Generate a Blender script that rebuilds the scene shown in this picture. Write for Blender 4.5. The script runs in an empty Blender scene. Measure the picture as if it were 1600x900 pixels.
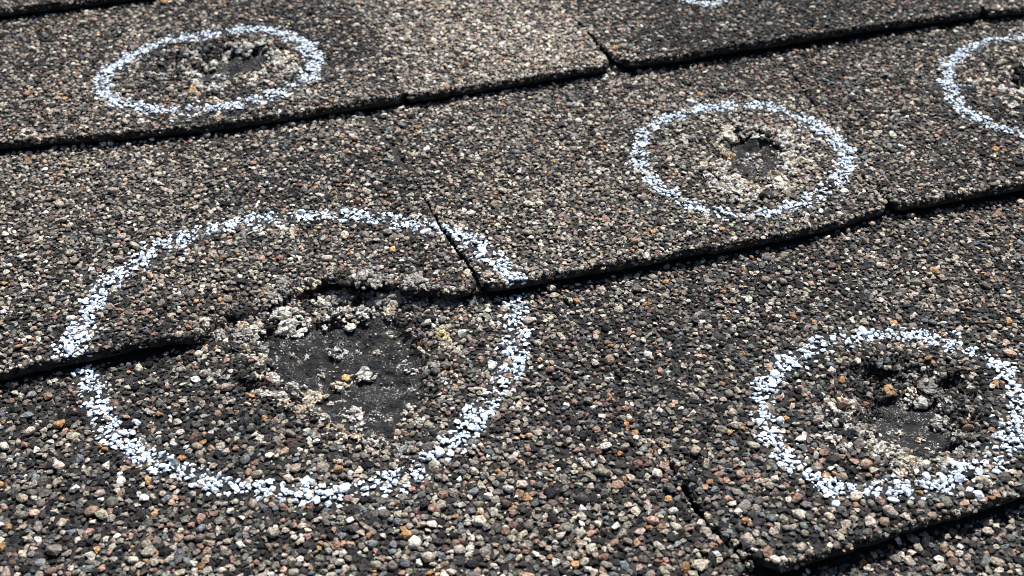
import bpy, bmesh, math, random
import numpy as np
from mathutils import Vector

# ------------------------------------------------------------------ camera, world, sun, exposure
SC = bpy.context.scene
COL = SC.collection
rng = np.random.default_rng(11)
random.seed(11)

H, PITCH, FPX = 0.33, math.radians(37.0), 1950.0        # camera height over the roof plane, downward pitch, focal length in photo pixels
cam = bpy.data.cameras.new('camera')
camo = bpy.data.objects.new('camera', cam); COL.objects.link(camo)
camo.location = (0, 0, H)
camo.rotation_euler = (math.pi / 2 - PITCH, 0, 0)
cam.sensor_width = 36; cam.lens = 36 * FPX / 1600
cam.clip_start = 0.01; cam.clip_end = 100
cam.dof.use_dof = True
cam.dof.focus_distance = 0.515
cam.dof.aperture_fstop = 18.0
SC.camera = camo
SC.render.filter_size = 0.9; SC.cycles.filter_width = 0.9

SUN_EL, SUN_AZ = math.radians(57), math.radians(20)     # azimuth from +Y (away from the viewer) towards +X
w = bpy.data.worlds.new('World'); SC.world = w; w.use_nodes = True
nt = w.node_tree
sky = nt.nodes.new('ShaderNodeTexSky'); sky.sky_type = 'NISHITA'; sky.sun_disc = False
sky.sun_elevation = SUN_EL; sky.sun_rotation = SUN_AZ
bg = nt.nodes['Background']; bg.inputs[1].default_value = 0.05
nt.links.new(sky.outputs[0], bg.inputs[0])
sl = bpy.data.lights.new('sun', 'SUN'); sl.energy = 5.0; sl.angle = math.radians(0.5); sl.color = (1, 0.965, 0.91)
so = bpy.data.objects.new('sun', sl); COL.objects.link(so)
sd = Vector((math.sin(SUN_AZ) * math.cos(SUN_EL), math.cos(SUN_AZ) * math.cos(SUN_EL), math.sin(SUN_EL)))
so.location = sd * 3
so.rotation_euler = sd.to_track_quat('Z', 'Y').to_euler()
SC.view_settings.view_transform = 'Standard'; SC.view_settings.look = 'None'
SC.view_settings.exposure = 0.5; SC.view_settings.gamma = 1

# ------------------------------------------------------------------ helpers: photo pixel <-> roof plane
cp, sp = math.cos(PITCH), math.sin(PITCH)
def at(px, py, z=0.0):
    px = np.asarray(px, float); py = np.asarray(py, float)
    a = (px - 800) / FPX; b = (450 - py) / FPX
    dy = cp + b * sp; dz = -sp + b * cp
    t = (z - H) / dz
    return np.stack([a * t, dy * t], -1)
def proj(P):
    x, y, z = P[:, 0], P[:, 1], P[:, 2] - H
    d = y * cp - z * sp
    return np.stack([800 + FPX * x / d, 450 - FPX * (y * sp + z * cp) / d], -1), np.sqrt(x * x + y * y + z * z)

# smooth lattice noise in numpy
_lat = rng.random((256, 256))
def vnoise(x, y, s, o=0):
    x = np.asarray(x) * s + 17.3 * o; y = np.asarray(y) * s + 31.7 * o
    xi = np.floor(x).astype(int); yi = np.floor(y).astype(int)
    fx = x - xi; fy = y - yi
    fx = fx * fx * (3 - 2 * fx); fy = fy * fy * (3 - 2 * fy)
    g = lambda i, j: _lat[i & 255, j & 255]
    return (g(xi, yi) * (1 - fx) * (1 - fy) + g(xi + 1, yi) * fx * (1 - fy) + g(xi, yi + 1) * (1 - fx) * fy + g(xi + 1, yi + 1) * fx * fy) * 2 - 1
def fbm(x, y, s, n=4, o=0):
    r = 0; a = 1
    for i in range(n):
        r = r + a * vnoise(x, y, s, o + i * 3 + 1); s *= 2.1; a *= 0.5
    return r

def smooth(a, b, v):
    t = np.clip((v - a) / (b - a), 0, 1); return t * t * (3 - 2 * t)

def seg_dist(P, poly, closed=True):
    """distance of points to a polyline"""
    A = np.asarray(poly); B = np.roll(A, -1, 0)
    if not closed: A, B = A[:-1], B[:-1]
    best = np.full(len(P), 1e9)
    for a, b in zip(A, B):
        ab = b - a; t = np.clip(((P - a) @ ab) / max(ab @ ab, 1e-18), 0, 1)
        best = np.minimum(best, np.hypot(*(P - a - t[:, None] * ab).T))
    return best
def inside(P, poly):
    A = np.asarray(poly); B = np.roll(A, -1, 0); r = np.zeros(len(P), bool)
    for (ax, ay), (bx, by) in zip(A, B):
        c = (ay > P[:, 1]) != (by > P[:, 1])
        if by != ay: r ^= c & (P[:, 0] < (bx - ax) * (P[:, 1] - ay) / (by - ay) + ax)
    return r
def sdist(P, poly):                                       # positive inside
    return seg_dist(P, poly) * np.where(inside(P, poly), 1, -1)

def tag(o, label=None, cat=None, group=None, kind=None):
    for k, v in (('label', label), ('category', cat), ('group', group), ('kind', kind)):
        if v: o[k] = v
    return o
def empty(name, loc):
    o = bpy.data.objects.new(name, None); COL.objects.link(o); o.location = loc; o.empty_display_size = 0.01
    return o
def obj(name, me, parent=None, mat=None):
    o = bpy.data.objects.new(name, me); COL.objects.link(o)
    if parent: o.parent = parent
    if mat and not me.materials: me.materials.append(mat)
    return o

# ------------------------------------------------------------------ materials
def newmat(name):
    m = bpy.data.materials.new(name); m.use_nodes = True
    n = m.node_tree.nodes; b = n['Principled BSDF']
    return m, m.node_tree, b
def node(t, kind, **kw):
    n = t.nodes.new(kind)
    for k, v in kw.items(): setattr(n, k, v)
    return n
def granule_mat(name, single, rough=0.62, chalk=False):
    m, t, b = newmat(name)
    L = t.links.new
    geo = node(t, 'ShaderNodeNewGeometry')
    if single: src = node(t, 'ShaderNodeObjectInfo').outputs['Color']
    else:
        at_ = node(t, 'ShaderNodeVertexColor'); at_.layer_name = 'Col'; src = at_.outputs['Color']
    n1 = node(t, 'ShaderNodeTexNoise'); n1.inputs['Scale'].default_value = 900; n1.inputs['Detail'].default_value = 4
    L(geo.outputs['Position'], n1.inputs['Vector'])
    mr = node(t, 'ShaderNodeMapRange'); L(n1.outputs[0], mr.inputs[0])
    mr.inputs[1].default_value = 0.3; mr.inputs[2].default_value = 0.7
    mr.inputs[3].default_value = 0.86 if chalk else 0.3; mr.inputs[4].default_value = 1.08 if chalk else 1.75
    mx = node(t, 'ShaderNodeMix', data_type='RGBA', blend_type='MULTIPLY'); mx.inputs[0].default_value = 1
    L(src, mx.inputs[6]); L(mr.outputs[0], mx.inputs[7])
    L(mx.outputs[2], b.inputs['Base Color'])
    n2 = node(t, 'ShaderNodeTexNoise'); n2.inputs['Scale'].default_value = 1300; n2.inputs['Detail'].default_value = 4
    L(geo.outputs['Position'], n2.inputs['Vector'])
    bp = node(t, 'ShaderNodeBump'); bp.inputs['Strength'].default_value = 0.5 if chalk else 0.9; bp.inputs['Distance'].default_value = 0.001
    L(n2.outputs[0], bp.inputs['Height']); L(bp.outputs[0], b.inputs['Normal'])
    b.inputs['Roughness'].default_value = rough
    b.inputs['Specular IOR Level'].default_value = 0.2
    return m
M_gran = granule_mat('mineral_granules', False)
M_gran1 = granule_mat('mineral_granule', True)
M_chalk = granule_mat('chalk_dusted_granules', False, 0.9, True)
M_chalk1 = granule_mat('chalk_dusted_granule', True, 0.9, True)

def mat_asphalt():
    m, t, b = newmat('asphalt_mat'); L = t.links.new
    geo = node(t, 'ShaderNodeNewGeometry')
    v = node(t, 'ShaderNodeTexVoronoi'); v.inputs['Scale'].default_value = 420
    L(geo.outputs['Position'], v.inputs['Vector'])
    r = node(t, 'ShaderNodeValToRGB'); e = r.color_ramp.elements
    e[0].position = 0; e[0].color = (.004, .004, .004, 1); e[1].position = 1; e[1].color = (.035, .032, .029, 1)
    e2 = r.color_ramp.elements.new(.6); e2.color = (.009, .009, .009, 1)
    sx = node(t, 'ShaderNodeSeparateColor'); L(v.outputs['Color'], sx.inputs[0]); L(sx.outputs[0], r.inputs[0])
    L(r.outputs[0], b.inputs['Base Color'])
    bp = node(t, 'ShaderNodeBump'); bp.invert = True; bp.inputs['Strength'].default_value = 0.8; bp.inputs['Distance'].default_value = 0.001
    L(v.outputs['Distance'], bp.inputs['Height']); L(bp.outputs[0], b.inputs['Normal'])
    b.inputs['Roughness'].default_value = 0.85
    return m
M_asph = mat_asphalt()

def mat_bare():
    m, t, b = newmat('bare_bitumen_with_fibres'); L = t.links.new
    geo = node(t, 'ShaderNodeNewGeometry')
    def fibres(scale, rot, lo, hi):
        mp = node(t, 'ShaderNodeMapping'); mp.inputs['Rotation'].default_value = (0, 0, rot); mp.inputs['Scale'].default_value = (1, 0.35, 0.6)
        wn = node(t, 'ShaderNodeTexNoise'); wn.inputs['Scale'].default_value = 130
        ad = node(t, 'ShaderNodeMix', data_type='VECTOR'); ad.inputs[0].default_value = 0.02
        L(geo.outputs['Position'], wn.inputs['Vector']); L(geo.outputs['Position'], ad.inputs[4]); L(wn.outputs['Color'], ad.inputs[5])
        L(ad.outputs[1], mp.inputs[0])
        n = node(t, 'ShaderNodeTexNoise'); n.inputs['Scale'].default_value = scale; n.inputs['Detail'].default_value = 2
        L(mp.outputs[0], n.inputs['Vector'])
        r = node(t, 'ShaderNodeMapRange'); r.inputs[1].default_value = lo; r.inputs[2].default_value = hi; L(n.outputs[0], r.inputs[0])
        return r.outputs[0]
    f1 = fibres(1900, 0.5, .60, .66); f2 = fibres(1500, -0.9, .605, .66); f3 = fibres(520, 1.9, .61, .65)
    mxa = node(t, 'ShaderNodeMath', operation='MAXIMUM'); L(f1, mxa.inputs[0]); L(f2, mxa.inputs[1])
    mxb = node(t, 'ShaderNodeMath', operation='MAXIMUM'); L(mxa.outputs[0], mxb.inputs[0]); L(f3, mxb.inputs[1])
    big = node(t, 'ShaderNodeTexNoise'); big.inputs['Scale'].default_value = 160; big.inputs['Detail'].default_value = 4
    L(geo.outputs['Position'], big.inputs['Vector'])
    br = node(t, 'ShaderNodeMapRange'); br.inputs[1].default_value = .47; br.inputs[2].default_value = .66; L(big.outputs[0], br.inputs[0])
    mm = node(t, 'ShaderNodeMath', operation='MULTIPLY'); L(mxb.outputs[0], mm.inputs[0]); L(br.outputs[0], mm.inputs[1])
    base = node(t, 'ShaderNodeValToRGB'); e = base.color_ramp.elements
    e[0].color = (.009, .009, .010, 1); e[1].color = (.034, .034, .037, 1); e[0].position = .3; e[1].position = .75
    L(big.outputs[0], base.inputs[0])
    mx = node(t, 'ShaderNodeMix', data_type='RGBA'); L(mm.outputs[0], mx.inputs[0]); L(base.outputs[0], mx.inputs[6]); mx.inputs[7].default_value = (.55, .53, .50, 1)
    L(mx.outputs[2], b.inputs['Base Color'])
    n = node(t, 'ShaderNodeTexNoise'); n.inputs['Scale'].default_value = 1100; n.inputs['Detail'].default_value = 5
    L(geo.outputs['Position'], n.inputs['Vector'])
    ma = node(t, 'ShaderNodeMath', operation='ADD'); L(n.outputs[0], ma.inputs[0]); L(mm.outputs[0], ma.inputs[1])
    vo = node(t, 'ShaderNodeTexVoronoi'); vo.inputs['Scale'].default_value = 420; L(geo.outputs['Position'], vo.inputs['Vector'])
    mb = node(t, 'ShaderNodeMath', operation='ADD'); L(ma.outputs[0], mb.inputs[0]); L(vo.outputs['Distance'], mb.inputs[1]); ma = mb
    bp = node(t, 'ShaderNodeBump'); bp.inputs['Strength'].default_value = .9; bp.inputs['Distance'].default_value = .0012
    L(ma.outputs[0], bp.inputs['Height']); L(bp.outputs[0], b.inputs['Normal'])
    b.inputs['Roughness'].default_value = .8; b.inputs['Specular IOR Level'].default_value = .2
    return m
M_bare = mat_bare()

def mat_deck():
    m, t, b = newmat('roofing_felt'); L = t.links.new
    geo = node(t, 'ShaderNodeNewGeometry')
    v = node(t, 'ShaderNodeTexNoise'); v.inputs['Scale'].default_value = 300; v.inputs['Detail'].default_value = 5
    L(geo.outputs['Position'], v.inputs['Vector'])
    r = node(t, 'ShaderNodeValToRGB'); e = r.color_ramp.elements
    e[0].position = .3; e[0].color = (.015, .015, .016, 1); e[1].position = .75; e[1].color = (.05, .047, .044, 1)
    L(v.outputs[0], r.inputs[0]); L(r.outputs[0], b.inputs['Base Color']); b.inputs['Roughness'].default_value = .9
    return m
M_deck = mat_deck()

# ------------------------------------------------------------------ course edges (lower edge of every course, roof plane)
T = 0.0070            # step from one course to the next
SLAB = 0.0042         # thickness of a shingle
def polyfun(pts, z, straight=0.0):
    P = at(*np.array(pts, float).T, z); P = P[np.argsort(P[:, 0])]
    x, y = P[:, 0], P[:, 1]
    y = y * (1 - straight) + straight * np.polyval(np.polyfit(x, y, 3), x)
    k = np.polyfit(x, y, 1)
    def f(q):
        q = np.asarray(q, float)
        r = np.interp(q, x, y)
        r = np.where(q < x[0], y[0] + k[0] * (q - x[0]), r)
        return np.where(q > x[-1], y[-1] + k[0] * (q - x[-1]), r)
    f.k = k
    return f
E3p = [(1180, 895), (1250, 877), (1320, 858), (1390, 832), (1460, 809), (1530, 791), (1600, 770)]
E2p = [(0, 581), (86, 561), (159, 547), (220, 533), (306, 519), (440, 496), (600, 472), (744, 449), (814, 440), (870, 428), (957, 413), (1010, 405), (1080, 390), (1145, 379), (1250, 360), (1320, 342), (1390, 323), (1495, 307), (1600, 290)]
E1p = [(0, 219), (140, 210), (280, 201), (350, 194), (420, 184), (490, 171), (560, 158), (695, 140), (800, 124), (870, 112), (954, 97), (1040, 91), (1110, 82), (1215, 66), (1320, 49), (1390, 36), (1460, 28), (1523, 21), (1600, 12)]
E0p = [(0, 10), (105, 5), (192, 0), (300, -9)]
NOTCH = [(306, 519), (318, 506), (350, 486), (382, 470), (410, 461), (440, 450), (470, 438), (520, 431), (562, 431), (600, 436), (640, 446), (675, 452), (700, 456)]
E2n = [p for p in E2p if p[0] < 306 or p[0] > 700] + NOTCH
e = {1: polyfun(E3p, T), 2: polyfun(E2p, T), 3: polyfun(E1p, T, .65), 4: polyfun(E0p, T)}
print('edge lines', [(k, f.k) for k, f in e.items()])
k3 = e[1].k; k2 = e[2].k; k1 = e[3].k; k0 = e[4].k
f1b = e[1]
e[1] = lambda x: np.where(np.asarray(x) < at(1180, 895, T)[0], at(1180, 895, T)[1] + k2[0] * (np.asarray(x) - at(1180, 895, T)[0]), f1b(x))
k0 = np.array([k1[0], 0.0]); p0 = at(60, 8, T); f4b = e[4]
e[4] = lambda x: p0[1] + k1[0] * (np.asarray(x) - p0[0])
e[0] = lambda x: e[1](x) - 0.145
e[5] = lambda x: e[4](x) + 0.15
e[6] = lambda x: e[5](x) + 0.15
edge_notched = polyfun(E2n, T)

# ------------------------------------------------------------------ bruises: bare patches and dents
BARE = [ # (tab name, polygon in photo pixels, step depth, dent centre px, dent radius m, dent depth)
 ('D1', [(398, 545), (392, 520), (420, 512), (470, 506), (520, 494), (560, 486), (600, 480), (630, 500), (648, 530), (655, 560), (668, 590), (660, 625), (636, 655), (612, 684), (570, 680), (530, 664), (500, 640), (482, 622), (450, 595), (420, 575)], .0024, (530, 570), .046, .0050),
 ('D2', [(1342, 644), (1375, 622), (1420, 612), (1470, 628), (1492, 665), (1494, 712), (1460, 722), (1420, 716), (1385, 700), (1365, 682)], .0022, (1410, 640), .036, .0060),
 ('C2', [(1136, 236), (1148, 216), (1178, 206), (1214, 216), (1228, 246), (1214, 272), (1188, 292), (1160, 284), (1140, 262)], .0018, (1182, 245), .030, .0050),
 ('B1', [(300, 112), (330, 92), (375, 80), (425, 88), (428, 104), (395, 118), (355, 128), (318, 130)], .0016, (335, 108), .036, .0050),
 ('C3', [(1578, 128), (1590, 112), (1625, 104), (1680, 112), (1690, 135), (1650, 152), (1600, 150)], .0016, (1630, 128), .03, .0045),
]
for i, b in enumerate(BARE):
    poly = at(*np.array(b[1], float).T, 0.0015)
    # densify and roughen the outline
    Q = []
    for a, c in zip(poly, np.roll(poly, -1, 0)):
        for s in np.linspace(0, 1, 4)[:-1]: Q.append(a + (c - a) * s)
    Q = np.array(Q)
    Q += np.stack([fbm(Q[:, 0], Q[:, 1], 160, 3, i), fbm(Q[:, 0], Q[:, 1], 160, 3, i + 9)], -1) * .0016
    BARE[i] = dict(tab=b[0], poly=Q, step=b[2], c=at(*b[3], .0015), R=b[4], d=b[5])

# small deep pits (photo px, radius m, depth)
PITS = [('D1', (384, 600), .005, .004), ('D1', (395, 560), .004, .003), ('D2', (1481, 708), .0045, .006), ('D2', (1455, 620), .007, .003), ('D2', (1490, 610), .006, .005),
        ('C2', (1157, 212), .0055, .0035), ('C2', (1195, 300), .004, .003), ('B1', (405, 100), .008, .005), ('B1', (350, 84), .007, .004), ('C3', (1590, 122), .008, .007),
        ('D2', (1370, 585), .006, .005), ('D2', (1425, 590), .006, .004)]
PITS = [(n, at(*p, .001), r, d) for n, p, r, d in PITS]

FLANK = at(*np.array([(325, 508), (350, 486), (382, 470), (410, 461), (440, 450), (455, 444)], float).T, T)
TABS = {}
def tabdef(name, k, left, right, edge=None, dz=0.0, gap=(0.0012, 0.0012), rc=0.004):
    TABS[name] = dict(name=name, k=k, left=left, right=right, edge=edge or e[k], dz=dz, gap=gap, rc=rc)
def joint(k, pts):
    P = at(*np.array(pts, float).T, T * .6)
    v = (P[:, 1] - e[k](P[:, 0])) / (e[k + 1](P[:, 0]) - e[k](P[:, 0]))
    o = np.argsort(v); v = v[o]; x = P[o, 0]
    sl = np.polyfit(v, x, 1)[0]
    def f(q):
        q = np.asarray(q, float); r = np.interp(q, v, x)
        r = np.where(q > v[-1], x[-1] + sl * (q - v[-1]), r)
        return np.where(q < v[0], x[0] + sl * (q - v[0]), r)
    f.sl = sl
    return f
const = lambda c, s=0: (lambda v: c + s * np.asarray(v, float))
J_C = joint(2, [(575, 172), (600, 214), (625, 245), (656, 297), (670, 325), (688, 356), (712, 391), (733, 419), (746, 445)])
J_C3 = joint(2, [(1225, 80), (1290, 190), (1350, 290), (1368, 306), (1384, 324)])
J_B12 = joint(3, [(530, -40), (546, 0), (565, 26), (585, 65), (610, 115), (628, 148)])
J_B23 = joint(3, [(850, -40), (873, 0), (891, 28), (915, 52), (936, 75), (954, 97)])
J_B34 = joint(3, [(1470, -30), (1500, 0), (1520, 14), (1532, 20)])
J_D = joint(1, [(880, 455), (960, 575), (1050, 735), (1085, 795), (1110, 830), (1140, 865), (1168, 900)])
XL, XR = -0.54, 0.54
tabdef('E1', 0, const(XL), const(XR), gap=(0, 0))
tabdef('D1', 1, const(XL), J_D, gap=(0, .0021))
tabdef('D2', 1, J_D, const(XR), dz=.0016, gap=(.0021, 0), rc=.012)
tabdef('C1', 2, const(XL), J_C, edge=edge_notched, gap=(0, .0018))
tabdef('C2', 2, J_C, J_C3, dz=.0006, gap=(.0018, .0012))
tabdef('C3', 2, J_C3, const(XR), dz=.0012, gap=(.0012, 0), rc=.006)
tabdef('B1', 3, const(XL), J_B12, gap=(0, .0002))
tabdef('B2', 3, J_B12, J_B23, dz=.0003, gap=(.0002, .003))
tabdef('B3', 3, J_B23, J_B34, dz=.001, gap=(.003, .001), rc=.010)
tabdef('B4', 3, J_B34, const(XR), dz=.0004, gap=(.001, 0))
tabdef('A1', 4, const(XL), const(XR), gap=(0, 0))
TABS['C1']['gm'] = TABS['C2']['gm'] = .75; TABS['D1']['gm'] = TABS['D2']['gm'] = .06
UNDER = 0.042
ORDER = ['A1', 'B1', 'B2', 'B3', 'B4', 'C1', 'C2', 'C3', 'D1', 'D2', 'E1']

def tab_v(tb, x, y):
    k = tb['k']; return (y - e[k](x)) / (e[k + 1](x) - e[k](x))
def gapw(tb, v, side):
    g = tb['gap'][side]
    return g * (tb.get('gm', .25) + (1 - tb.get('gm', .25)) * np.clip(1 - v * 2.4, 0, 1))          # joints open towards the lower edge
def jag(q, o, amp=.0008):
    return amp * fbm(q, 0 * q + o, 190, 3, o)
NX0, NX1 = at(300, 520, T)[0], at(705, 455, T)[0]
def ejag(tb, x):
    a = .0008 + (.0026 * smooth(NX0, NX0 + .012, x) * (1 - smooth(NX1 - .012, NX1, x)) if tb['name'] == 'C1' else 0)
    return jag(x, 1, 1.0) * a
def surf(tb, x, y):
    """height of the felt under the granules"""
    v = tab_v(tb, x, y)
    z = T * (1 - v) + tb['dz'] * np.clip(1 - v, 0, 1)
    z = z + .0006 * fbm(x, y, 22, 3, tb['k']) + .0003 * fbm(x, y, 90, 2, 5)
    P = np.stack([x, y], -1)
    if tb['name'] == 'C1':
        z = z - .0048 * np.exp(-(seg_dist(P, FLANK, False) / .0085) ** 2) * (1 + .4 * fbm(x, y, 110, 2, 15))
    for b in BARE:
        if b['tab'] != tb['name']: continue
        r = np.hypot(x - b['c'][0], y - b['c'][1]) / b['R'] + .18 * fbm(x, y, 45, 3, 2)
        z = z - b['d'] * (1 - smooth(.15, 1.0, r))
        near = r < 1.8
        if near.any():
            sdv = np.full(len(P), -1.0); sdv[near] = sdist(P[near], b['poly'])
            z = z - b['step'] * smooth(-.0006, .0014, sdv)
            z = z + np.where(sdv > 0, .0012 * fbm(x, y, 110, 4, 4) - .0018 * np.clip(1 - np.abs(fbm(x, y, 60, 2, 14)) * 9, 0, 1), 0)
    for n, c, r, d in PITS:
        if n == tb['name']:
            q = np.hypot(x - c[0], y - c[1]) / r + .25 * fbm(x, y, 200, 2, 8)
            z = z - d * (1 - smooth(.45, 1.0, q))
    return z
def in_tab(tb, x, y, pad=0.0):
    v = tab_v(tb, x, y)
    xl = tb['left'](v) + gapw(tb, v, 0) + jag(y, 2); xr = tb['right'](v) - gapw(tb, v, 1) + jag(y, 6)
    lo = tb['edge'](x) + ejag(tb, x)
    ok = (x > xl + pad) & (x < xr - pad) & (y > lo + pad) & (y < e[tb['k'] + 1](x) + UNDER * .9)
    rc = tb['rc']
    for s in (0, 1):
        if tb['gap'][s]:
            dx = (x - xl) if s == 0 else (xr - x); dy = y - lo
            ok &= ~((dx < rc) & (dy < rc) & (np.hypot(rc - dx, rc - dy) > rc))
    return ok

LOC = {}
ROOT = {}
INFO = {
 'A1': ('topmost shingle, only its lower edge showing in the upper left corner',),
 'B1': ('shingle carrying the tilted chalk ring in the upper left',),
 'B2': ('palest shingle of the upper course, speckled with light granules and without any chalk ring',),
 'B3': ('dark shingle at the top with a rounded lower left corner beside a wide gap',),
 'B4': ('sliver of shingle in the top right corner beyond a narrow joint',),
 'C1': ('middle course shingle with a broken lower edge above the large bare bruise',),
 'C2': ('middle course shingle under the chalk ring right of centre, pale crumbs in its bruise',),
 'C3': ('shingle at the right side with a chalk ring cut by the picture edge',),
 'D1': ('largest foreground shingle with a wide bare bruise inside the big chalk ring',),
 'D2': ('lower right shingle with a rounded corner and a deep bruise in its ring',),
 'E1': ('lowest shingle showing only in the bottom right corner under a shaded edge',),
}
def grid_tab(tb):
    k = tb['k']; name = tb['name']
    L = lambda a, b, n: np.linspace(a, b, n)
    xm0, xm1 = max(XL, -.5), min(XR, .5)
    res = .0012 if name in ('D1',) else (.0016 if name in ('D2', 'C2') else .0026)
    xa = max(float(np.min(tb['left'](L(0, 1, 5)))), XL); xb = min(float(np.max(tb['right'](L(0, 1, 5)))), XR)
    ymid = e[k + 1](0.) - e[k](0.)
    nu = int(min(620, (xb - xa) / res)) + 2; nv = int((ymid + UNDER) / res) + 2
    vmax = 1 + UNDER / ymid
    vv = np.linspace(0, vmax, nv)[:, None]; uu = np.linspace(0, 1, nu)[None, :]
    # denser rows where the photo looks
    xl = tb['left'](vv) + gapw(tb, vv, 0); xr = tb['right'](vv) - gapw(tb, vv, 1)
    x = xl + (xr - xl) * uu
    elo = tb['edge'](x); ebase = e[k](x); top = e[k + 1](x)
    y = elo + (top + UNDER - elo) * (vv / vmax)
    # round the lower corners, then roughen the outline
    rc = tb['rc']
    for s in (0, 1):
        if tb['gap'][s]:
            dx = (x - xl) if s == 0 else (xr - x)
            lift = np.where(dx < rc, rc - np.sqrt(np.clip(rc * rc - (rc - dx) ** 2, 0, None)), 0)
            y = y + lift * np.clip(1 - vv * 6, 0, 1)
    fade = np.clip(1 - vv * 8, 0, 1)
    y = y + ejag(tb, x) * fade
    x = x + jag(y, 2) * np.clip(1 - uu * 20, 0, 1) * (1 if tb['gap'][0] else 0) + jag(y, 6) * np.clip(1 - (1 - uu) * 20, 0, 1) * (1 if tb['gap'][1] else 0)
    z = surf(tb, x.ravel(), y.ravel()).reshape(x.shape)
    zb = np.minimum(z, (T * (1 - tab_v(tb, x, y)) + tb['dz'] * np.clip(1 - tab_v(tb, x, y), 0, 1)))
    zb = zb - SLAB + .0004 * fbm(x, y, 60, 2, 3)
    V = np.concatenate([np.stack([x, y, z], -1).reshape(-1, 3), np.stack([x, y, zb], -1).reshape(-1, 3)])
    idx = np.arange(nv * nu).reshape(nv, nu); N = nv * nu
    top_f = np.stack([idx[:-1, :-1], idx[:-1, 1:], idx[1:, 1:], idx[1:, :-1]], -1).reshape(-1, 4)
    ri = np.unique(np.r_[np.arange(0, nv, 5), nv - 1]); ci = np.unique(np.r_[np.arange(0, nu, 5), nu - 1]); ib = idx[np.ix_(ri, ci)]   # the hidden underside is coarser
    bot_f = np.stack([ib[1:, :-1], ib[1:, 1:], ib[:-1, 1:], ib[:-1, :-1]], -1).reshape(-1, 4) + N
    def wall(a):
        return np.stack([a[1:], a[:-1], a[:-1] + N, a[1:] + N], -1)
    walls = np.concatenate([wall(idx[0, :]), wall(idx[::-1, 0]), wall(idx[:, -1]), wall(idx[-1, ::-1])])
    cen = V[top_f].mean(1)
    bare = np.zeros(len(top_f), bool)
    for b in BARE:
        if b['tab'] == name: bare |= sdist(cen[:, :2], b['poly']) > -.0002
    c = at(*CENTRE[name], 0); loc = np.array([c[0], c[1], 0.0]); LOC[name] = loc
    root = empty('shingle', loc); ROOT[name] = root
    tag(root, INFO[name][0], 'roof shingle', 'asphalt shingles laid in overlapping courses')
    def sub(F, nm, mat, sm=True):
        used, inv = np.unique(F, return_inverse=True)
        me = bpy.data.meshes.new(nm); me.from_pydata((V[used] - loc).tolist(), [], inv.reshape(F.shape).tolist())
        me.polygons.foreach_set('use_smooth', [sm] * len(F)); me.update()
        return obj(nm, me, root, mat)
    sub(np.concatenate([top_f[~bare], bot_f, walls]), 'asphalt_mat', M_asph)
    if bare.any(): sub(top_f[bare], 'bare_patch', M_bare)
CENTRE = {'A1': (60, 0), 'B1': (250, 120), 'B2': (760, 70), 'B3': (1200, 40), 'B4': (1580, 5), 'C1': (300, 380), 'C2': (1000, 250), 'C3': (1500, 180), 'D1': (600, 700), 'D2': (1400, 650), 'E1': (1500, 860)}

# roof deck below everything
me = bpy.data.meshes.new('roof_deck'); s = 4.0
me.from_pydata([(-s, -s, -.02), (s, -s, -.02), (s, s, -.02), (-s, s, -.02)], [], [(0, 1, 2, 3)])
tag(obj('roof_deck', me, None, M_deck), kind='structure')
for n in ORDER: grid_tab(TABS[n])

# ------------------------------------------------------------------ granule shapes
def hull(npts, flat, jit, seed):
    r = np.random.default_rng(seed)
    i = np.arange(npts) + .5; ph = np.arccos(1 - 2 * i / npts); th = math.pi * (1 + 5 ** .5) * i + r.random() * 6
    P = np.stack([np.cos(th) * np.sin(ph), np.sin(th) * np.sin(ph), np.cos(ph)], -1)
    P += r.normal(0, jit, P.shape); P /= np.linalg.norm(P, axis=1)[:, None]
    ex = 2.0 + r.random() * 1.6                             # towards a box: chipped stone
    P = np.sign(P) * np.abs(P); n = (np.abs(P) ** ex).sum(1) ** (1 / ex); P = P / n[:, None]
    P *= (1 + r.normal(0, .11, (npts, 1)))
    P[:, 2] *= flat; P[:, 1] *= r.uniform(.72, 1.0)
    bm = bmesh.new()
    vs = [bm.verts.new(p) for p in P]
    g = bmesh.ops.convex_hull(bm, input=vs)
    bmesh.ops.delete(bm, geom=[v for v in bm.verts if not v.link_faces], context='VERTS')
    bmesh.ops.triangulate(bm, faces=bm.faces[:])
    bm.verts.index_update(); bm.normal_update()
    V = np.array([v.co[:] for v in bm.verts]); F = np.array([[v.index for v in f.verts] for f in bm.faces])
    bm.free()
    return V, F
BIG = [hull(22, random.uniform(.45, .75), .22, 100 + i) for i in range(14)]
MED = [hull(13, random.uniform(.45, .8), .26, 200 + i) for i in range(16)]
SML = [hull(9, random.uniform(.5, .9), .3, 300 + i) for i in range(12)]
SHAPES = BIG + MED + SML
NB, NM, NS = len(BIG), len(MED), len(SML)
SMOOTH = [i % 2 == 0 for i in range(NB)] + [False] * (NM + NS)

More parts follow.
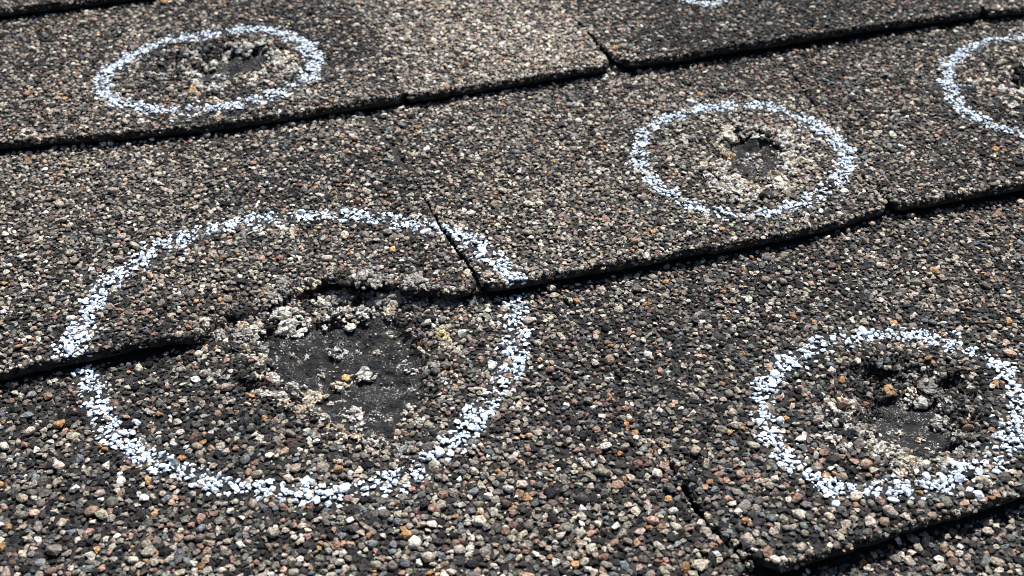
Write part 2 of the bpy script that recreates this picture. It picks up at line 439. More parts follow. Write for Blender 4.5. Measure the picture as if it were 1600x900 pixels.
def rotm(e3):
    cx, cy, cz = np.cos(e3).T; sx, sy, sz = np.sin(e3).T
    R = np.empty((len(e3), 3, 3))
    R[:, 0, 0] = cy * cz; R[:, 0, 1] = cz * sx * sy - cx * sz; R[:, 0, 2] = cx * cz * sy + sx * sz
    R[:, 1, 0] = cy * sz; R[:, 1, 1] = cx * cz + sx * sy * sz; R[:, 1, 2] = -cz * sx + cx * sy * sz
    R[:, 2, 0] = -sy; R[:, 2, 1] = cy * sx; R[:, 2, 2] = cx * cy
    return R
def merge_mesh(name, pos, scl, eul, var, col):
    Vs, Fs, Cs, Sm = [], [], [], []; off = 0
    for v in np.unique(var):
        m = var == v; B, F = SHAPES[v]; n = m.sum()
        P = (B[None] * scl[m][:, None, :]) @ rotm(eul[m]).transpose(0, 2, 1) + pos[m][:, None, :]
        Vs.append(P.reshape(-1, 3)); nb = len(B)
        Fs.append((F[None] + (np.arange(n) * nb)[:, None, None] + off).reshape(-1, 3)); off += n * nb
        Cs.append(np.repeat(col[m], nb, 0)); Sm.append(np.full(n * len(F), SMOOTH[v]))
    V = np.concatenate(Vs); F = np.concatenate(Fs); C = np.concatenate(Cs); S = np.concatenate(Sm)
    me = bpy.data.meshes.new(name)
    me.vertices.add(len(V)); me.vertices.foreach_set('co', V.astype(np.float32).ravel())
    me.loops.add(F.size); me.loops.foreach_set('vertex_index', F.astype(np.int32).ravel())
    me.polygons.add(len(F)); me.polygons.foreach_set('loop_start', np.arange(len(F), dtype=np.int32) * 3)
    me.polygons.foreach_set('use_smooth', S)
    a = me.color_attributes.new('Col', 'FLOAT_COLOR', 'POINT')
    a.data.foreach_set('color', np.concatenate([C, np.ones((len(C), 1))], 1).astype(np.float32).ravel())
    me.update(calc_edges=True); me.validate()
    return me, len(F)
_single = {}
def single_mesh(v, mat, name):
    if (v, mat.name) not in _single:
        B, F = SHAPES[v]; me = bpy.data.meshes.new(name); me.from_pydata(B.tolist(), [], F.tolist())
        me.polygons.foreach_set('use_smooth', [SMOOTH[v]] * len(F)); me.materials.append(mat); me.update(); _single[(v, mat.name)] = me
    return _single[(v, mat.name)]
TRIS = 0
def emit(root, loc, name, pos, scl, eul, var, col, mat_many, mat_one, limit=300, stuff_name=None):
    """the largest in view become parts of their own, the rest one part"""
    global TRIS
    px, dist = proj(pos)
    size = 2 * scl[:, 0] * FPX / dist
    vis = (px[:, 0] > 0) & (px[:, 0] < 1600) & (px[:, 1] > 0) & (px[:, 1] < 900) & (size > 9.5)
    o = np.argsort(-np.where(vis, size, 0)); o = o[:limit]; o = o[vis[o]]
    rest = np.ones(len(pos), bool); rest[o] = False
    for i in o:
        g = bpy.data.objects.new(name, single_mesh(int(var[i]), mat_one, name)); COL.objects.link(g); g.parent = root
        g.location = pos[i] - loc; g.rotation_euler = eul[i]; g.scale = scl[i]; g.color = (*col[i], 1)
    if rest.any():
        me, n = merge_mesh(stuff_name or name + 's', (pos - loc)[rest], scl[rest], eul[rest], var[rest], col[rest]); TRIS += n
        tag(obj(stuff_name or name + 's', me, root, mat_many), kind='stuff')
    return len(o)

# ------------------------------------------------------------------ scatter granule centres over the roof plane
def scatter():
    y0 = at(800, 1090)[1]; y1 = at(800, -150)[1]
    def bounds(y, m):
        d = y * cp + H * sp
        return np.maximum(m / FPX * d, .26 if m > 900 else 0)
    pts = []; cell = .0046; G = {}
    def add(n, r0, r1, tight, far=9, pw=1.6, m=1060):
        ys = y0 + (y1 - y0) * rng.random(n * 2); hw = bounds(ys, m)
        keep = rng.random(n * 2) < hw / hw.max(); ys = ys[keep]; hw = hw[keep]
        xs = (rng.random(len(ys)) * 2 - 1) * hw
        rs = r0 + (r1 - r0) * rng.random(len(ys)) ** pw
        rs = rs * (1 + .14 * (1 - smooth(.30, .40, ys)))
        if far < 9:
            k = ys < far; xs, ys, rs = xs[k], ys[k], rs[k]
        for x, y, r in zip(xs.tolist(), ys.tolist(), rs.tolist()):
            ix = int(x / cell + 1000); iy = int(y / cell + 1000); ok = True
            for a in (ix - 1, ix, ix + 1):
                for b in (iy - 1, iy, iy + 1):
                    for (qx, qy, qr) in G.get((a, b), ()):
                        dd = (r + qr) * tight
                        if (qx - x) ** 2 + (qy - y) ** 2 < dd * dd: ok = False; break
                    if not ok: break
                if not ok: break
            if ok:
                G.setdefault((ix, iy), []).append((x, y, r)); pts.append((x, y, r))
    add(2400, .0017, .0023, .90)
    add(185000, .00108, .00165, .78, pw=1.2); add(150000, .0009, .00125, .78, pw=1.0)
    add(210000, .0005, .0009, .74, m=860, far=.8)
    return np.array(pts)
import time; t0 = time.time()
PT = scatter()
print('granules', len(PT), time.time() - t0)

# ------------------------------------------------------------------ chalk rings
RINGS = [
 ('chalk ring tilted round the bruise in the upper left', True, [(330, 52), (390, 44), (440, 50), (478, 68), (495, 95), (485, 122), (450, 143), (400, 157), (340, 168), (290, 175), (240, 171), (190, 162), (162, 146), (157, 125), (175, 105), (205, 86), (240, 70), (280, 60)], .0048),
 ('chalk ring right of centre round a bruise of pale crumbs', True, [(1008, 205), (1040, 186), (1090, 170), (1150, 162), (1200, 164), (1250, 183), (1295, 210), (1322, 245), (1314, 275), (1285, 302), (1250, 322), (1200, 334), (1140, 337), (1090, 325), (1045, 305), (1015, 280), (998, 245)], .0042),
 ('chalk ring cut off by the right edge of the picture', True, [(1600, 57), (1550, 62), (1510, 74), (1490, 94), (1480, 125), (1487, 153), (1512, 177), (1550, 195), (1600, 210), (1660, 212), (1715, 190), (1745, 150), (1735, 105), (1700, 75), (1650, 60)], .0038),
 ('largest chalk ring, crossing two shingles round the wide bare patch', True, [(700, 358), (740, 377), (780, 405), (805, 435), (808, 460), (806, 490), (810, 530), (805, 570), (785, 605), (755, 640), (728, 672), (690, 705), (640, 738), (580, 762), (510, 772), (440, 767), (370, 760), (310, 748), (260, 728), (215, 704), (185, 685), (163, 660), (150, 630), (140, 603), (128, 575), (112, 550), (128, 505), (152, 468), (190, 424), (240, 388), (310, 362), (390, 344), (460, 338), (540, 334), (600, 340), (650, 351)], .0051),
 ('chalk ring in the lower right round a deep crumbling bruise', True, [(1395, 522), (1450, 528), (1510, 545), (1558, 570), (1588, 602), (1597, 640), (1585, 672), (1560, 702), (1530, 727), (1480, 750), (1420, 764), (1360, 767), (1300, 763), (1262, 743), (1225, 710), (1203, 670), (1190, 630), (1202, 592), (1240, 557), (1290, 534), (1340, 524)], .0050),
 ('short stroke of chalk cut off by the top edge of the picture', False, [(1010, -40), (1035, -22), (1062, -6), (1085, 3), (1105, 7), (1125, 2), (1150, -9), (1172, -26), (1185, -45)], .0034),
]
def top_tab(x, y):
    r = np.full(len(x), -1)
    for i, n in enumerate(ORDER):
        m = r < 0
        if not m.any(): break
        ok = np.zeros(len(x), bool); ok[m] = in_tab(TABS[n], x[m], y[m]); r[ok] = i
    return r
def drop(px):
    """photo pixels -> points on the real surface"""
    px = np.array(px, float); z = np.full(len(px), .003)
    for _ in range(4):
        P = np.stack([(px[:, 0] - 800) / FPX, np.zeros(len(px))], -1)
        b = (450 - px[:, 1]) / FPX; t = (z - H) / (-sp + b * cp)
        P = np.stack([(px[:, 0] - 800) / FPX * t, (cp + b * sp) * t], -1)
        tt = top_tab(P[:, 0], P[:, 1])
        for i, n in enumerate(ORDER):
            m = tt == i
            if m.any(): z[m] = .5 * z[m] + .5 * (surf(TABS[n], P[m, 0], P[m, 1]) + .0012)
    return P, z, tt

X, Y, R = PT.T
TT = top_tab(X, Y)
keep = TT >= 0
X, Y, R, TT = X[keep], Y[keep], R[keep], TT[keep]
Z = np.zeros(len(X)); BAREIN = np.full(len(X), -1.0); NEAR = np.zeros(len(X))
for i, n in enumerate(ORDER):
    m = TT == i
    if not m.any(): continue
    Z[m] = surf(TABS[n], X[m], Y[m])
    for b in BARE:
        if b['tab'] == n:
            d = sdist(np.stack([X[m], Y[m]], -1), b['poly']); BAREIN[m] = np.maximum(BAREIN[m], d)
        # loosened zone round each bruise
    for b in BARE:
        d = np.hypot(X[m] - b['c'][0], Y[m] - b['c'][1]) / b['R']; NEAR[m] = np.maximum(NEAR[m], 1 - smooth(.55, 1.0, d))
keep = (BAREIN < 0) | ((BAREIN < .004) & (rng.random(len(X)) < .10) & (R < .0013))
X, Y, R, TT, Z, NEAR = X[keep], Y[keep], R[keep], TT[keep], Z[keep], NEAR[keep]
# stone on the cut edges, pale grit left on the bare mats
GR = []
for b in BARE:
    lo_, hi_ = b['poly'].min(0), b['poly'].max(0); n = int(np.prod(hi_ - lo_) / 3.2e-6)
    q = rng.uniform(lo_, hi_, (n, 2)); sdq = sdist(q, b['poly']); cl = fbm(q[:, 0], q[:, 1], 170, 2, 33)
    q = q[(sdq > 0) & (cl + rng.normal(0, .35, n) > .25)]
    GR.append((q, np.full(len(q), ORDER.index(b['tab']))))
ex, ey, er, et, ez = [], [], [], [], []
for i, n in enumerate(ORDER):
    tb = TABS[n]
    xs = rng.uniform(-.5, .5, 2800)
    ys = tb['edge'](xs) + ejag(tb, xs) + .0004
    v = tab_v(tb, xs, ys)
    ok = (xs > tb['left'](v) + gapw(tb, v, 0) + tb['rc'] * .6) & (xs < tb['right'](v) - gapw(tb, v, 1) - tb['rc'] * .6)
    xs, ys = xs[ok], ys[ok]
    for s_ in (0, 1):
        if tb['gap'][s_] > .001:
            vv = rng.uniform(.02, .6, 260); yy = e[tb['k']](tb['left' if s_ == 0 else 'right'](vv)); xx = tb['left' if s_ == 0 else 'right'](vv) + (1 if s_ == 0 else -1) * (gapw(tb, vv, s_) + .0003)
            yy = yy + vv * (e[tb['k'] + 1](xx) - e[tb['k']](xx)); xx = xx + jag(yy, 2 if s_ == 0 else 6)
            xs = np.concatenate([xs, xx]); ys = np.concatenate([ys, yy])
    zs = surf(tb, xs, ys) + .0004 - rng.uniform(0, 1, len(xs)) ** 1.5 * .0032
    ex.append(xs); ey.append(ys + rng.normal(-.0002, .0006, len(xs))); ez.append(zs); er.append(rng.uniform(.0005, .0013, len(xs))); et.append(np.full(len(xs), i))
ex, ey, ez, er, et = map(np.concatenate, (ex, ey, ez, er, et))
q, dd = proj(np.stack([ex, ey, ez], -1)); ok = (q[:, 0] > -260) & (q[:, 0] < 1860) & (q[:, 1] > -150) & (q[:, 1] < 1040) & (dd > 0)
X = np.concatenate([X, ex[ok]]); Y = np.concatenate([Y, ey[ok]]); Z = np.concatenate([Z, ez[ok]]); R = np.concatenate([R, er[ok]]); TT = np.concatenate([TT, et[ok]]); NEAR = np.concatenate([NEAR, 0 * ez[ok]])
NGRIT = len(X)
for q, tt in GR:
    X = np.concatenate([X, q[:, 0]]); Y = np.concatenate([Y, q[:, 1]]); Z = np.concatenate([Z, surf(TABS[ORDER[tt[0]]], q[:, 0], q[:, 1])]); R = np.concatenate([R, .00022 + .0005 * rng.random(len(q)) ** 3]); TT = np.concatenate([TT, tt]); NEAR = np.concatenate([NEAR, np.zeros(len(q))])
N = len(X)

PAL = np.array([(.010, .010, .012), (.034, .032, .031), (.105, .098, .091), (.205, .184, .160), (.32, .275, .225), (.46, .41, .34), (.60, .57, .52), (.30, .195, .15), (.38, .215, .105), (.140, .155, .163), (.12, .076, .070)])
W0 = np.array([.165, .15, .15, .18, .17, .11, .032, .050, .010, .045, .030])
LIFT = np.array([0, .05, .15, .3, .4, .5, .55, .35, .45, .25, .15])
TONE = {'B2': .42, 'B3': -.3, 'C2': .2, 'C3': -.25, 'D2': -.1, 'B1': -.1, 'A1': -.2, 'C1': .05}
def colours(X, Y, Z, R, NEAR, TT):
    n = len(X)
    px, _ = proj(np.stack([X, Y, Z], -1))
    lightness = .55 * fbm(X, Y, 14, 3, 20)
    def blob(cx, cy, sx, sy, a):
        return a * np.exp(-((px[:, 0] - cx) / sx) ** 2 - ((px[:, 1] - cy) / sy) ** 2)
    lightness += np.array([TONE.get(n_, 0) for n_ in ORDER])[TT]
    lightness += blob(800, 60, 150, 75, .9) + blob(1200, 20, 200, 50, -.25) + blob(560, 330, 420, 60, .15) + blob(850, 310, 150, 110, .6) + blob(150, 110, 200, 90, -.1)
    lightness += blob(1400, 140, 160, 70, -.15) + blob(1320, 420, 300, 60, -.1) + blob(980, 560, 160, 110, .35) + blob(1180, 700, 110, 90, .3) + blob(100, 760, 250, 100, .1) + blob(800, 860, 500, 60, -.1)
    lightness += np.where(R > .0018, .25, 0) - .45 * NEAR
    warm = np.clip((px[:, 1] - 500) / 400, 0, 1)
    Wt = np.repeat(W0[None], n, 0)
    up = np.exp(lightness)[:, None]
    Wt[:, 3:7] *= up; Wt[:, 0:2] /= up
    Wt[:, 7:9] *= (1 + 1.2 * warm)[:, None]; Wt[:, 9] *= 1 + 1.0 * warm
    big = R > .0018
    Wt[big, 7:10] *= 1.6
    c = Wt.cumsum(1); c /= c[:, -1:]
    k = (rng.random(n)[:, None] > c).sum(1)
    C = PAL[k] * np.exp(rng.normal(0, .22, (n, 1))) * np.exp(rng.normal(0, .03, (n, 3)))
    C = C * np.exp(blob(800, 55, 150, 75, .2) - blob(1250, 20, 250, 60, .25) - .25 * NEAR)[:, None]
    return np.clip(C, .006, .78), LIFT[k]
C, UP = colours(X, Y, Z, R, NEAR, TT)
def shape_for(R):
    n = len(R); v = np.empty(n, int)
    b = R > .0018; m = (R > .00095) & ~b; s = ~(b | m)
    v[b] = rng.integers(0, NB, b.sum()); v[m] = NB + rng.integers(0, NM, m.sum()); v[s] = NB + NM + rng.integers(0, NS, s.sum())
    return v
VAR = shape_for(R)
C[NGRIT:] = np.array([.56, .54, .50]) * rng.uniform(.5, 1.1, (N - NGRIT, 1)); UP[NGRIT:] = .2
tilt = .24 + .5 * NEAR
EUL = np.stack([rng.normal(0, 1, N) * tilt, rng.normal(0, 1, N) * tilt, rng.random(N) * 6.28], -1)
SCL = R[:, None] * np.stack([rng.uniform(.95, 1.2, N), rng.uniform(.9, 1.1, N), rng.uniform(.65, 1.0, N)], -1)
POS = np.stack([X, Y, Z + R * (rng.uniform(-.1, .45, N) + UP * .8) + NEAR * np.abs(rng.normal(0, .0007, N))], -1)

RID = np.full(N, -1); SINK = np.zeros(N)
P2 = np.stack([X, Y], -1)
for j, (lab, closed, px, hw) in enumerate(RINGS):
    cur, _, _ = drop(px)
    d = seg_dist(P2, cur, closed)
    wob = 1 + .38 * fbm(X, Y, 85, 2, 40 + j)
    q = d / (hw * wob)
    patch = fbm(X, Y, 230, 3, 60 + j)                         # the stick skips over hollows
    p = (1 - smooth(.6, 1.4, q)) * np.clip(.69 + .6 * patch, .38, 1) * np.where(R > .0019, .3, 1); SINK = np.maximum(SINK, 1 - smooth(.7, 1.3, q))
    p = np.maximum(p, .02 * (1 - smooth(1.4, 3.0, q)))
    RID[rng.random(N) < p] = j
ch = RID >= 0
pale_ = (TT == ORDER.index('B2')) & (C.mean(1) > .25); SCL[pale_] *= 1.12
POS[:, 2] -= np.where(ch, -.0002, .0007) * SINK
SCL[ch] *= np.stack([rng.uniform(.85, 1.1, ch.sum())] * 2 + [rng.uniform(.7, .95, ch.sum())], -1)
cc = np.stack([.77 * np.ones(ch.sum()), .87 * np.ones(ch.sum()), .99 * np.ones(ch.sum())], -1) * rng.uniform(.8, 1.0, (ch.sum(), 1))
C[ch] = np.clip(cc, 0, .96)

CH = {}
for j, (lab, closed, px, hw) in enumerate(RINGS):
    cur, _, _ = drop(px)
    A = cur if not closed else np.concatenate([cur, cur[:1]])
    sl_ = np.hypot(*np.diff(A, axis=0).T); n = int(sl_.sum() * hw * 2 / 4.0e-6)
    u = rng.random(n) * sl_.sum(); cs = np.concatenate([[0], np.cumsum(sl_)]); k = np.clip(np.searchsorted(cs, u) - 1, 0, len(sl_) - 1)
    f = ((u - cs[k]) / sl_[k])[:, None]; d_ = (A[k + 1] - A[k]) / sl_[k][:, None]
    p = A[k] + (A[k + 1] - A[k]) * f + np.stack([-d_[:, 1], d_[:, 0]], -1) * (rng.normal(0, .58, n) * hw)[:, None]
    p = p[fbm(p[:, 0], p[:, 1], 230, 3, 60 + j) > -.3 + rng.normal(0, .4, len(p))]
    tt = top_tab(p[:, 0], p[:, 1]); z = np.zeros(len(p))
    for i, nn in enumerate(ORDER):
        m = tt == i
        if m.any(): z[m] = surf(TABS[nn], p[m, 0], p[m, 1])
    p, z = p[tt >= 0], z[tt >= 0]; n = len(p)
    r = .00035 + .0008 * rng.random(n) ** 1.6
    CH[j] = (np.stack([p[:, 0], p[:, 1], z + rng.uniform(.0007, .0015, n)], -1), r[:, None] * np.stack([rng.uniform(.9, 1.4, n), rng.uniform(.8, 1.1, n), rng.uniform(.35, .7, n)], -1),
             np.stack([rng.normal(0, .3, n), rng.normal(0, .3, n), rng.random(n) * 6.28], -1), NB + rng.integers(0, NM + NS, n), np.array([.77, .87, .99])[None] * rng.uniform(.8, 1.0, (n, 1)))

# crumbs and clumps of granules round the bruises: (tab, px, py, radius px, colour, count)
PALE = (.53, .50, .45); CREAM = (.54, .455, .36); GREY = (.31, .298, .28); DARK = (.04, .038, .037); TAUPE = (.30, .255, .205); BROWNISH = (.12, .10, .085); AMBER = (.43, .27, .11); BROWN = (.13, .085, .05); ORANGE = (.38, .20, .10)
CLUMPS = [
 ('D1', 450, 490, 19, PALE), ('D1', 457, 514, 20, PALE), ('D1', 402, 517, 16, PALE), ('D1', 537, 484, 13, PALE), ('D1', 514, 497, 13, PALE), ('D1', 572, 487, 13, PALE),
 ('C1', 573, 437, 22, GREY), ('D1', 484, 452, 15, CREAM), ('D1', 495, 470, 14, PALE), ('C1', 437, 443, 14, GREY), ('C1', 656, 452, 16, GREY), ('D1', 613, 464, 19, GREY), ('D1', 640, 474, 15, DARK),
 ('D1', 697, 541, 12, CREAM), ('D1', 677, 571, 15, GREY), ('D1', 642, 577, 9, PALE), ('D1', 415, 567, 17, PALE), ('D1', 483, 617, 18, CREAM), ('D1', 472, 637, 16, CREAM), ('D1', 457, 600, 14, PALE),
 ('D1', 415, 614, 14, PALE), ('D1', 443, 618, 13, PALE), ('D1', 507, 653, 12, PALE), ('D1', 563, 663, 9, PALE), ('D1', 410, 545, 12, GREY), ('D1', 425, 585, 12, PALE), ('D1', 380, 480, 15, DARK), ('D1', 400, 490, 14, GREY), ('D1', 430, 470, 13, GREY), ('D1', 460, 455, 12, DARK), ('D1', 540, 450, 14, DARK), ('D1', 520, 470, 13, GREY), ('D1', 555, 465, 14, DARK),
 ('D1', 380, 525, 14, GREY), ('D1', 362, 545, 13, DARK), ('D1', 372, 565, 15, DARK), ('D1', 385, 590, 15, DARK), ('D1', 670, 500, 14, DARK), ('D1', 690, 560, 12, DARK), ('D1', 665, 610, 12, DARK), ('D1', 340, 520, 14, GREY), ('D1', 320, 505, 13, CREAM),
 ('D2', 1302, 642, 10, PALE), ('D2', 1315, 664, 11, PALE), ('D2', 1302, 686, 11, PALE), ('D2', 1324, 650, 11, PALE), ('D2', 1344, 681, 10, PALE), ('D2', 1353, 667, 8, PALE), ('D2', 1369, 696, 10, PALE), ('D2', 1374, 709, 10, PALE), ('D2', 1330, 668, 9, PALE), ('D2', 1318, 630, 10, CREAM), ('D2', 1290, 664, 9, PALE),
 ('D2', 1469, 661, 15, GREY), ('D2', 1501, 680, 14, GREY), ('D2', 1484, 630, 13, GREY), ('D2', 1418, 585, 16, GREY), ('D2', 1380, 575, 12, DARK), ('D2', 1500, 655, 13, DARK), ('D2', 1395, 600, 12, DARK), ('D2', 1276, 655, 12, DARK), ('D2', 1340, 605, 14, DARK), ('D2', 1310, 610, 13, DARK), ('D2', 1510, 640, 12, GREY), ('D2', 1370, 640, 12, DARK), ('D2', 1430, 725, 11, CREAM), ('D2', 1470, 726, 10, GREY), ('D2', 1500, 705, 12, GREY),
 ('C2', 1138, 214, 12, PALE), ('C2', 1122, 228, 8, CREAM), ('C2', 1159, 200, 10, GREY), ('C2', 1197, 206, 10, PALE), ('C2', 1250, 233, 10, PALE), ('C2', 1229, 257, 13, PALE), ('C2', 1206, 278, 13, CREAM), ('C2', 1225, 222, 10, PALE), ('C2', 1243, 273, 9, PALE), ('C2', 1215, 240, 9, CREAM), ('C2', 1160, 250, 8, GREY), ('C2', 1240, 215, 10, GREY), ('C2', 1255, 252, 9, CREAM), ('C2', 1220, 292, 10, PALE), ('C2', 1150, 285, 8, GREY), ('C2', 1120, 262, 8, GREY),
 ('B1', 324, 105, 13, PALE), ('B1', 385, 75, 13, PALE), ('B1', 405, 73, 11, PALE), ('B1', 304, 118, 11, PALE), ('B1', 259, 119, 11, GREY), ('B1', 297, 84, 11, GREY), ('B1', 371, 115, 6, PALE), ('B1', 425, 92, 10, GREY), ('B1', 365, 78, 11, GREY), ('B1', 285, 105, 10, GREY), ('B1', 330, 80, 10, DARK), ('B1', 310, 130, 9, CREAM),
 ('C3', 1593, 141, 10, PALE), ('C3', 1620, 105, 12, GREY), ('C3', 1586, 78, 8, CREAM), ('C3', 1660, 145, 12, PALE), ('C3', 1575, 112, 9, GREY),
]
for b in BARE:
    big = b['tab'] in ('D1', 'D2'); n = {'D1': 95, 'D2': 80, 'C2': 95, 'B1': 85}[b['tab']] if b['tab'] != 'C3' else 50
    a = rng.random(n) * 6.28; k = rng.integers(0, len(b['poly']), n)
    out = b['poly'][k] - b['poly'].mean(0); out /= np.linalg.norm(out, axis=1)[:, None]
    q = b['poly'][k] + out * (rng.gamma(1.6, .0034 if big else .0050, n) - .0006)[:, None] + rng.normal(0, .0012, (n, 2))
    q3, dd = proj(np.concatenate([q, np.full((n, 1), .001)], 1))
    for (u_, v_), o_ in zip(q3, out):
        lo = max(0, -o_[1] * .6 - o_[0] * .5) + (.3 if big else 3.0)       # paler crust towards the near left side, as in the photograph
        c_ = [PALE, CREAM, GREY, BROWNISH if b['tab'] == 'D2' else DARK][rng.choice(4, p=np.array([lo, lo * .4, .7, 1.0]) / (lo * 1.4 + 1.7))]
        if not big: c_ = tuple(np.array(c_) * 1.15)
        CLUMPS.append((b['tab'], u_, v_, rng.uniform(6, 14) * (.55 + .45 * (v_ / 550) if v_ < 550 else 1), c_))
for u_, v_ in ((610, 520), (590, 545), (626, 560), (600, 600), (585, 640), (610, 650), (480, 560), (455, 552), (500, 585), (560, 545), (575, 510), (640, 600), (540, 622), (515, 630), (1440, 690), (1420, 705), (1455, 700), (1400, 675), (1190, 262), (1175, 240), (1183, 250)):
    CLUMPS.append(('D1', u_ + rng.normal(0, 4), v_ + rng.normal(0, 3), rng.uniform(3.5, 8), [PALE, GREY, CREAM][rng.integers(0, 3)]))
for q_ in range(60):                                     # crumbs along the torn lip
    u_ = rng.uniform(440, 715); v_ = np.interp(u_, [440, 470, 520, 562, 600, 640, 675, 715], [450, 438, 431, 431, 436, 446, 452, 456])
    CLUMPS.append(('C1', u_, v_ + rng.normal(-1, 5), rng.uniform(6, 11), [GREY, TAUPE, DARK, BROWNISH, CREAM][rng.choice(5, p=[.3, .22, .2, .18, .1])]))
for q_ in range(85):
    t_ = rng.random(); u_ = np.interp(t_, np.linspace(0, 1, 6), [300, 345, 385, 425, 560, 690]); v_ = np.interp(u_, [300, 350, 382, 440, 470, 562, 640, 690], [519, 486, 470, 450, 440, 436, 450, 462])
    CLUMPS.append(('D1', u_ + rng.normal(0, 10), v_ + abs(rng.normal(0, 13)) - (6 if u_ < 450 else -6), rng.uniform(6, 12), [DARK, GREY, TAUPE, BROWNISH][rng.choice(4, p=[.4, .25, .2, .15])]))
LOOSE = [ # (px, py, radius px, colour, label, kind)
 (525, 548, 15, (.5, .49, .46), 'white ring of crust lying in the middle of the dark bare patch', 'ring'),
 (547, 510, 13, (.5, .49, .44), 'single flat pale flake at the upper edge of the wide bare patch', 'flake'),
 (530, 601, 14, (.56, .47, .37), 'cream crumb at the middle of the bare patch, below the amber one', 'clump'),
 (541, 586, 10, (.40, .26, .12), 'amber brown crumb at the middle of the bare patch, touching a cream one', 'flake'),
 (570, 582, 18, PALE, 'wide pale crumb right of the amber one in the middle of the bare patch', 'clump'),
 (552, 646, 18, PALE, 'whitish crumb lying alone at the lower end of the large bare patch', 'clump'),
 (518, 667, 13, (.42, .29, .17), 'flat tan flake just below the large bare patch', 'flake'),
 (688, 523, 15, (.52, .42, .24), 'yellow and white crumb on the right rim of the large bare patch', 'clump'),
 (658, 536, 12, BROWN, 'brown flaking crumb on the right rim, beside the yellow and white one', 'clump'),
 (1389, 608, 15, (.36, .22, .12), 'orange brown crumb in the upper part of the lower right bruise', 'flake'),
 (1450, 602, 20, GREY, 'broad grey flake half in shade in the lower right bruise', 'flake'),
 (1440, 629, 17, (.46, .45, .43), 'light grey pebble overhanging the dark hollow of the lower right bruise', 'flake'),
 (1412, 632, 12, PALE, 'pale crumb left of the light grey pebble over the dark hollow', 'clump'),
 (1136, 243, 13, (.50, .36, .19), 'tan and cream crumb at the left rim of the bruise right of centre', 'clump'),
 (345, 119, 12, (.55, .55, .54), 'white ring of crust in the upper left bruise', 'ring'),
 (302, 142, 12, (.52, .30, .13), 'orange and cream pebble at the lower rim of the upper left bruise', 'flake'),
]
def clump_parts(c2, z0, r, colour, kind, n=None):
    """a crumb: many small chips packed into an irregular low heap"""
    if kind == 'flake':
        n = 7; a = rng.random(n) * 6.28; rad = r * rng.uniform(.0, .42, n)
        rr = r * rng.uniform(.38, .62, n); rr[0] = r * .8; rad[0] = 0
        hz = rr * .35; flat = .45
    elif kind == 'ring':
        n = 15; a = np.linspace(0, 6.28, n, endpoint=False) + rng.normal(0, .1, n); rad = r * rng.uniform(.62, .86, n); rr = r * rng.uniform(.2, .34, n); hz = rr * .5; flat = .6
    else:
        n = n or int(np.clip(24 * (r / .0045) ** 1.6, 9, 44)); a = rng.random(n) * 6.28; rad = r * np.sqrt(rng.random(n)) * .9
        rr = np.clip(r * (rng.uniform(.15, .40, n) if n > 11 else rng.uniform(.28, .46, n)), .0006, None); hz = r * .45 * (1 - (rad / r) ** 2) * rng.uniform(.2, 1.1, n) + rr * .3; flat = .8
    lob = 1 + .25 * np.sin(2 * a + rng.random() * 6) + .15 * np.sin(3 * a + rng.random() * 6)
    pos = np.stack([c2[0] + np.cos(a) * rad * lob, c2[1] + np.sin(a) * rad * lob, z0 + hz], -1)
    scl = rr[:, None] * np.stack([rng.uniform(.95, 1.25, n), rng.uniform(.85, 1.1, n), flat * rng.uniform(.8, 1.15, n)], -1)
    eul = np.stack([rng.normal(0, .45, n), rng.normal(0, .45, n), rng.random(n) * 6.28], -1)
    if kind == 'flake': eul[:, :2] *= .4
    var = NB + rng.integers(0, NM, n)
    if kind == 'flake': var = rng.integers(0, NB, n)
    col = np.array(colour)[None] * np.exp(rng.normal(0, .25, (n, 1))) * np.exp(rng.normal(0, .018, (n, 3)))
    return pos, scl, eul, var, np.clip(col, .01, .72)

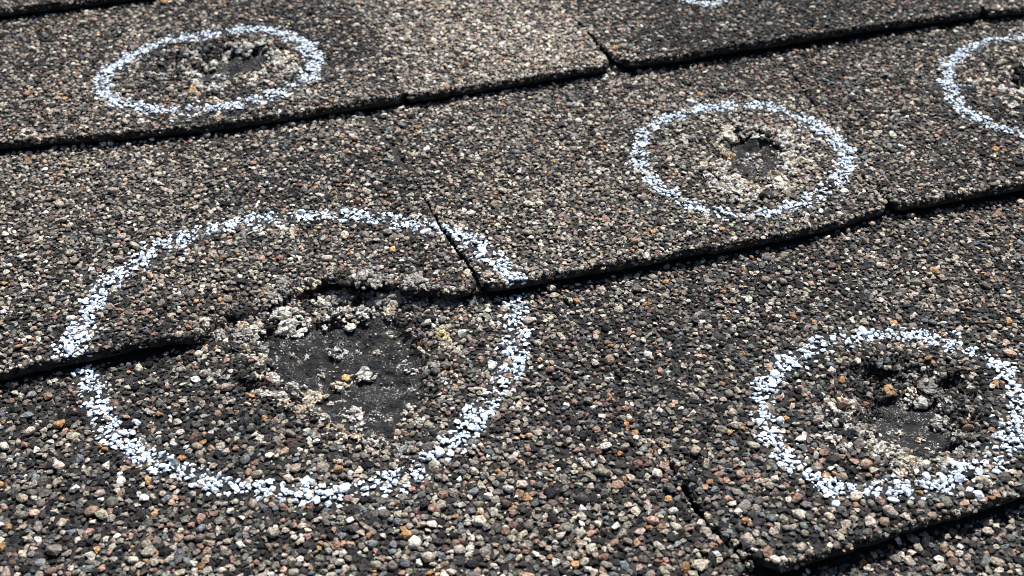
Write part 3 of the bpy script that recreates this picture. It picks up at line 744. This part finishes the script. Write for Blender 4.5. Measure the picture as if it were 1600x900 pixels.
# ------------------------------------------------------------------ emit everything
nparts = 0
for i, n in enumerate(ORDER):
    m = (TT == i) & (RID < 0)
    if m.any(): nparts += emit(ROOT[n], LOC[n], 'granule', POS[m], SCL[m], EUL[m], VAR[m], C[m], M_gran, M_gran1)
cpos, cz, ctt = drop([(c[1], c[2]) for c in CLUMPS])
for c, p, z, tt in zip(CLUMPS, cpos, cz, ctt):
    n = ORDER[tt] if tt >= 0 else c[0]
    dist = math.sqrt(p[0] ** 2 + p[1] ** 2 + H * H); r = c[3] / FPX * dist
    tb = TABS[n]; z0 = float(surf(tb, np.array([p[0]]), np.array([p[1]]))[0])
    A = clump_parts(p, 0, r * (1.1 if n in ('D1', 'C1', 'D2') else 1.3), c[4], 'clump', None if n in ('D1', 'C1', 'D2') else int(rng.integers(6, 11)))
    A[0][:, 2] += surf(tb, A[0][:, 0], A[0][:, 1]) * .6 + z0 * .4
    me, k = merge_mesh('granule_clump', A[0] - LOC[n], *A[1:]); TRIS += k
    obj('granule_clump', me, ROOT[n], M_gran)
lpos, lz, ltt = drop([(c[0], c[1]) for c in LOOSE])
for c, p, tt in zip(LOOSE, lpos, ltt):
    n = ORDER[tt]; tb = TABS[n]
    dist = math.sqrt(p[0] ** 2 + p[1] ** 2 + H * H); r = c[2] / FPX * dist
    z0 = float(surf(tb, np.array([p[0]]), np.array([p[1]]))[0])
    loc = np.array([p[0], p[1], z0])
    A = clump_parts(p, z0, r, c[3], c[5])
    me, k = merge_mesh('loose_crumb', A[0] - loc, *A[1:]); TRIS += k
    o = obj('loose_crumb', me, None, M_gran); o.location = loc
    tag(o, c[4], 'crumb', 'loose crumbs knocked out of the bruised shingles')
for j, (lab, closed, px, hw) in enumerate(RINGS):
    m = RID == j
    cpt = POS[m].mean(0)
    B = [np.concatenate(q) for q in zip((POS[m], SCL[m], EUL[m], VAR[m], C[m]), CH[j])]
    root = empty('chalk_ring' if closed else 'chalk_stroke', cpt); tag(root, lab, 'chalk mark', 'chalk marks drawn round the hail bruises')
    emit(root, cpt, 'chalk_granule', *B, M_chalk, M_chalk1, 300, 'chalk_dust')
print('single granules', nparts, 'merged tris', TRIS, 'time', time.time() - t0)
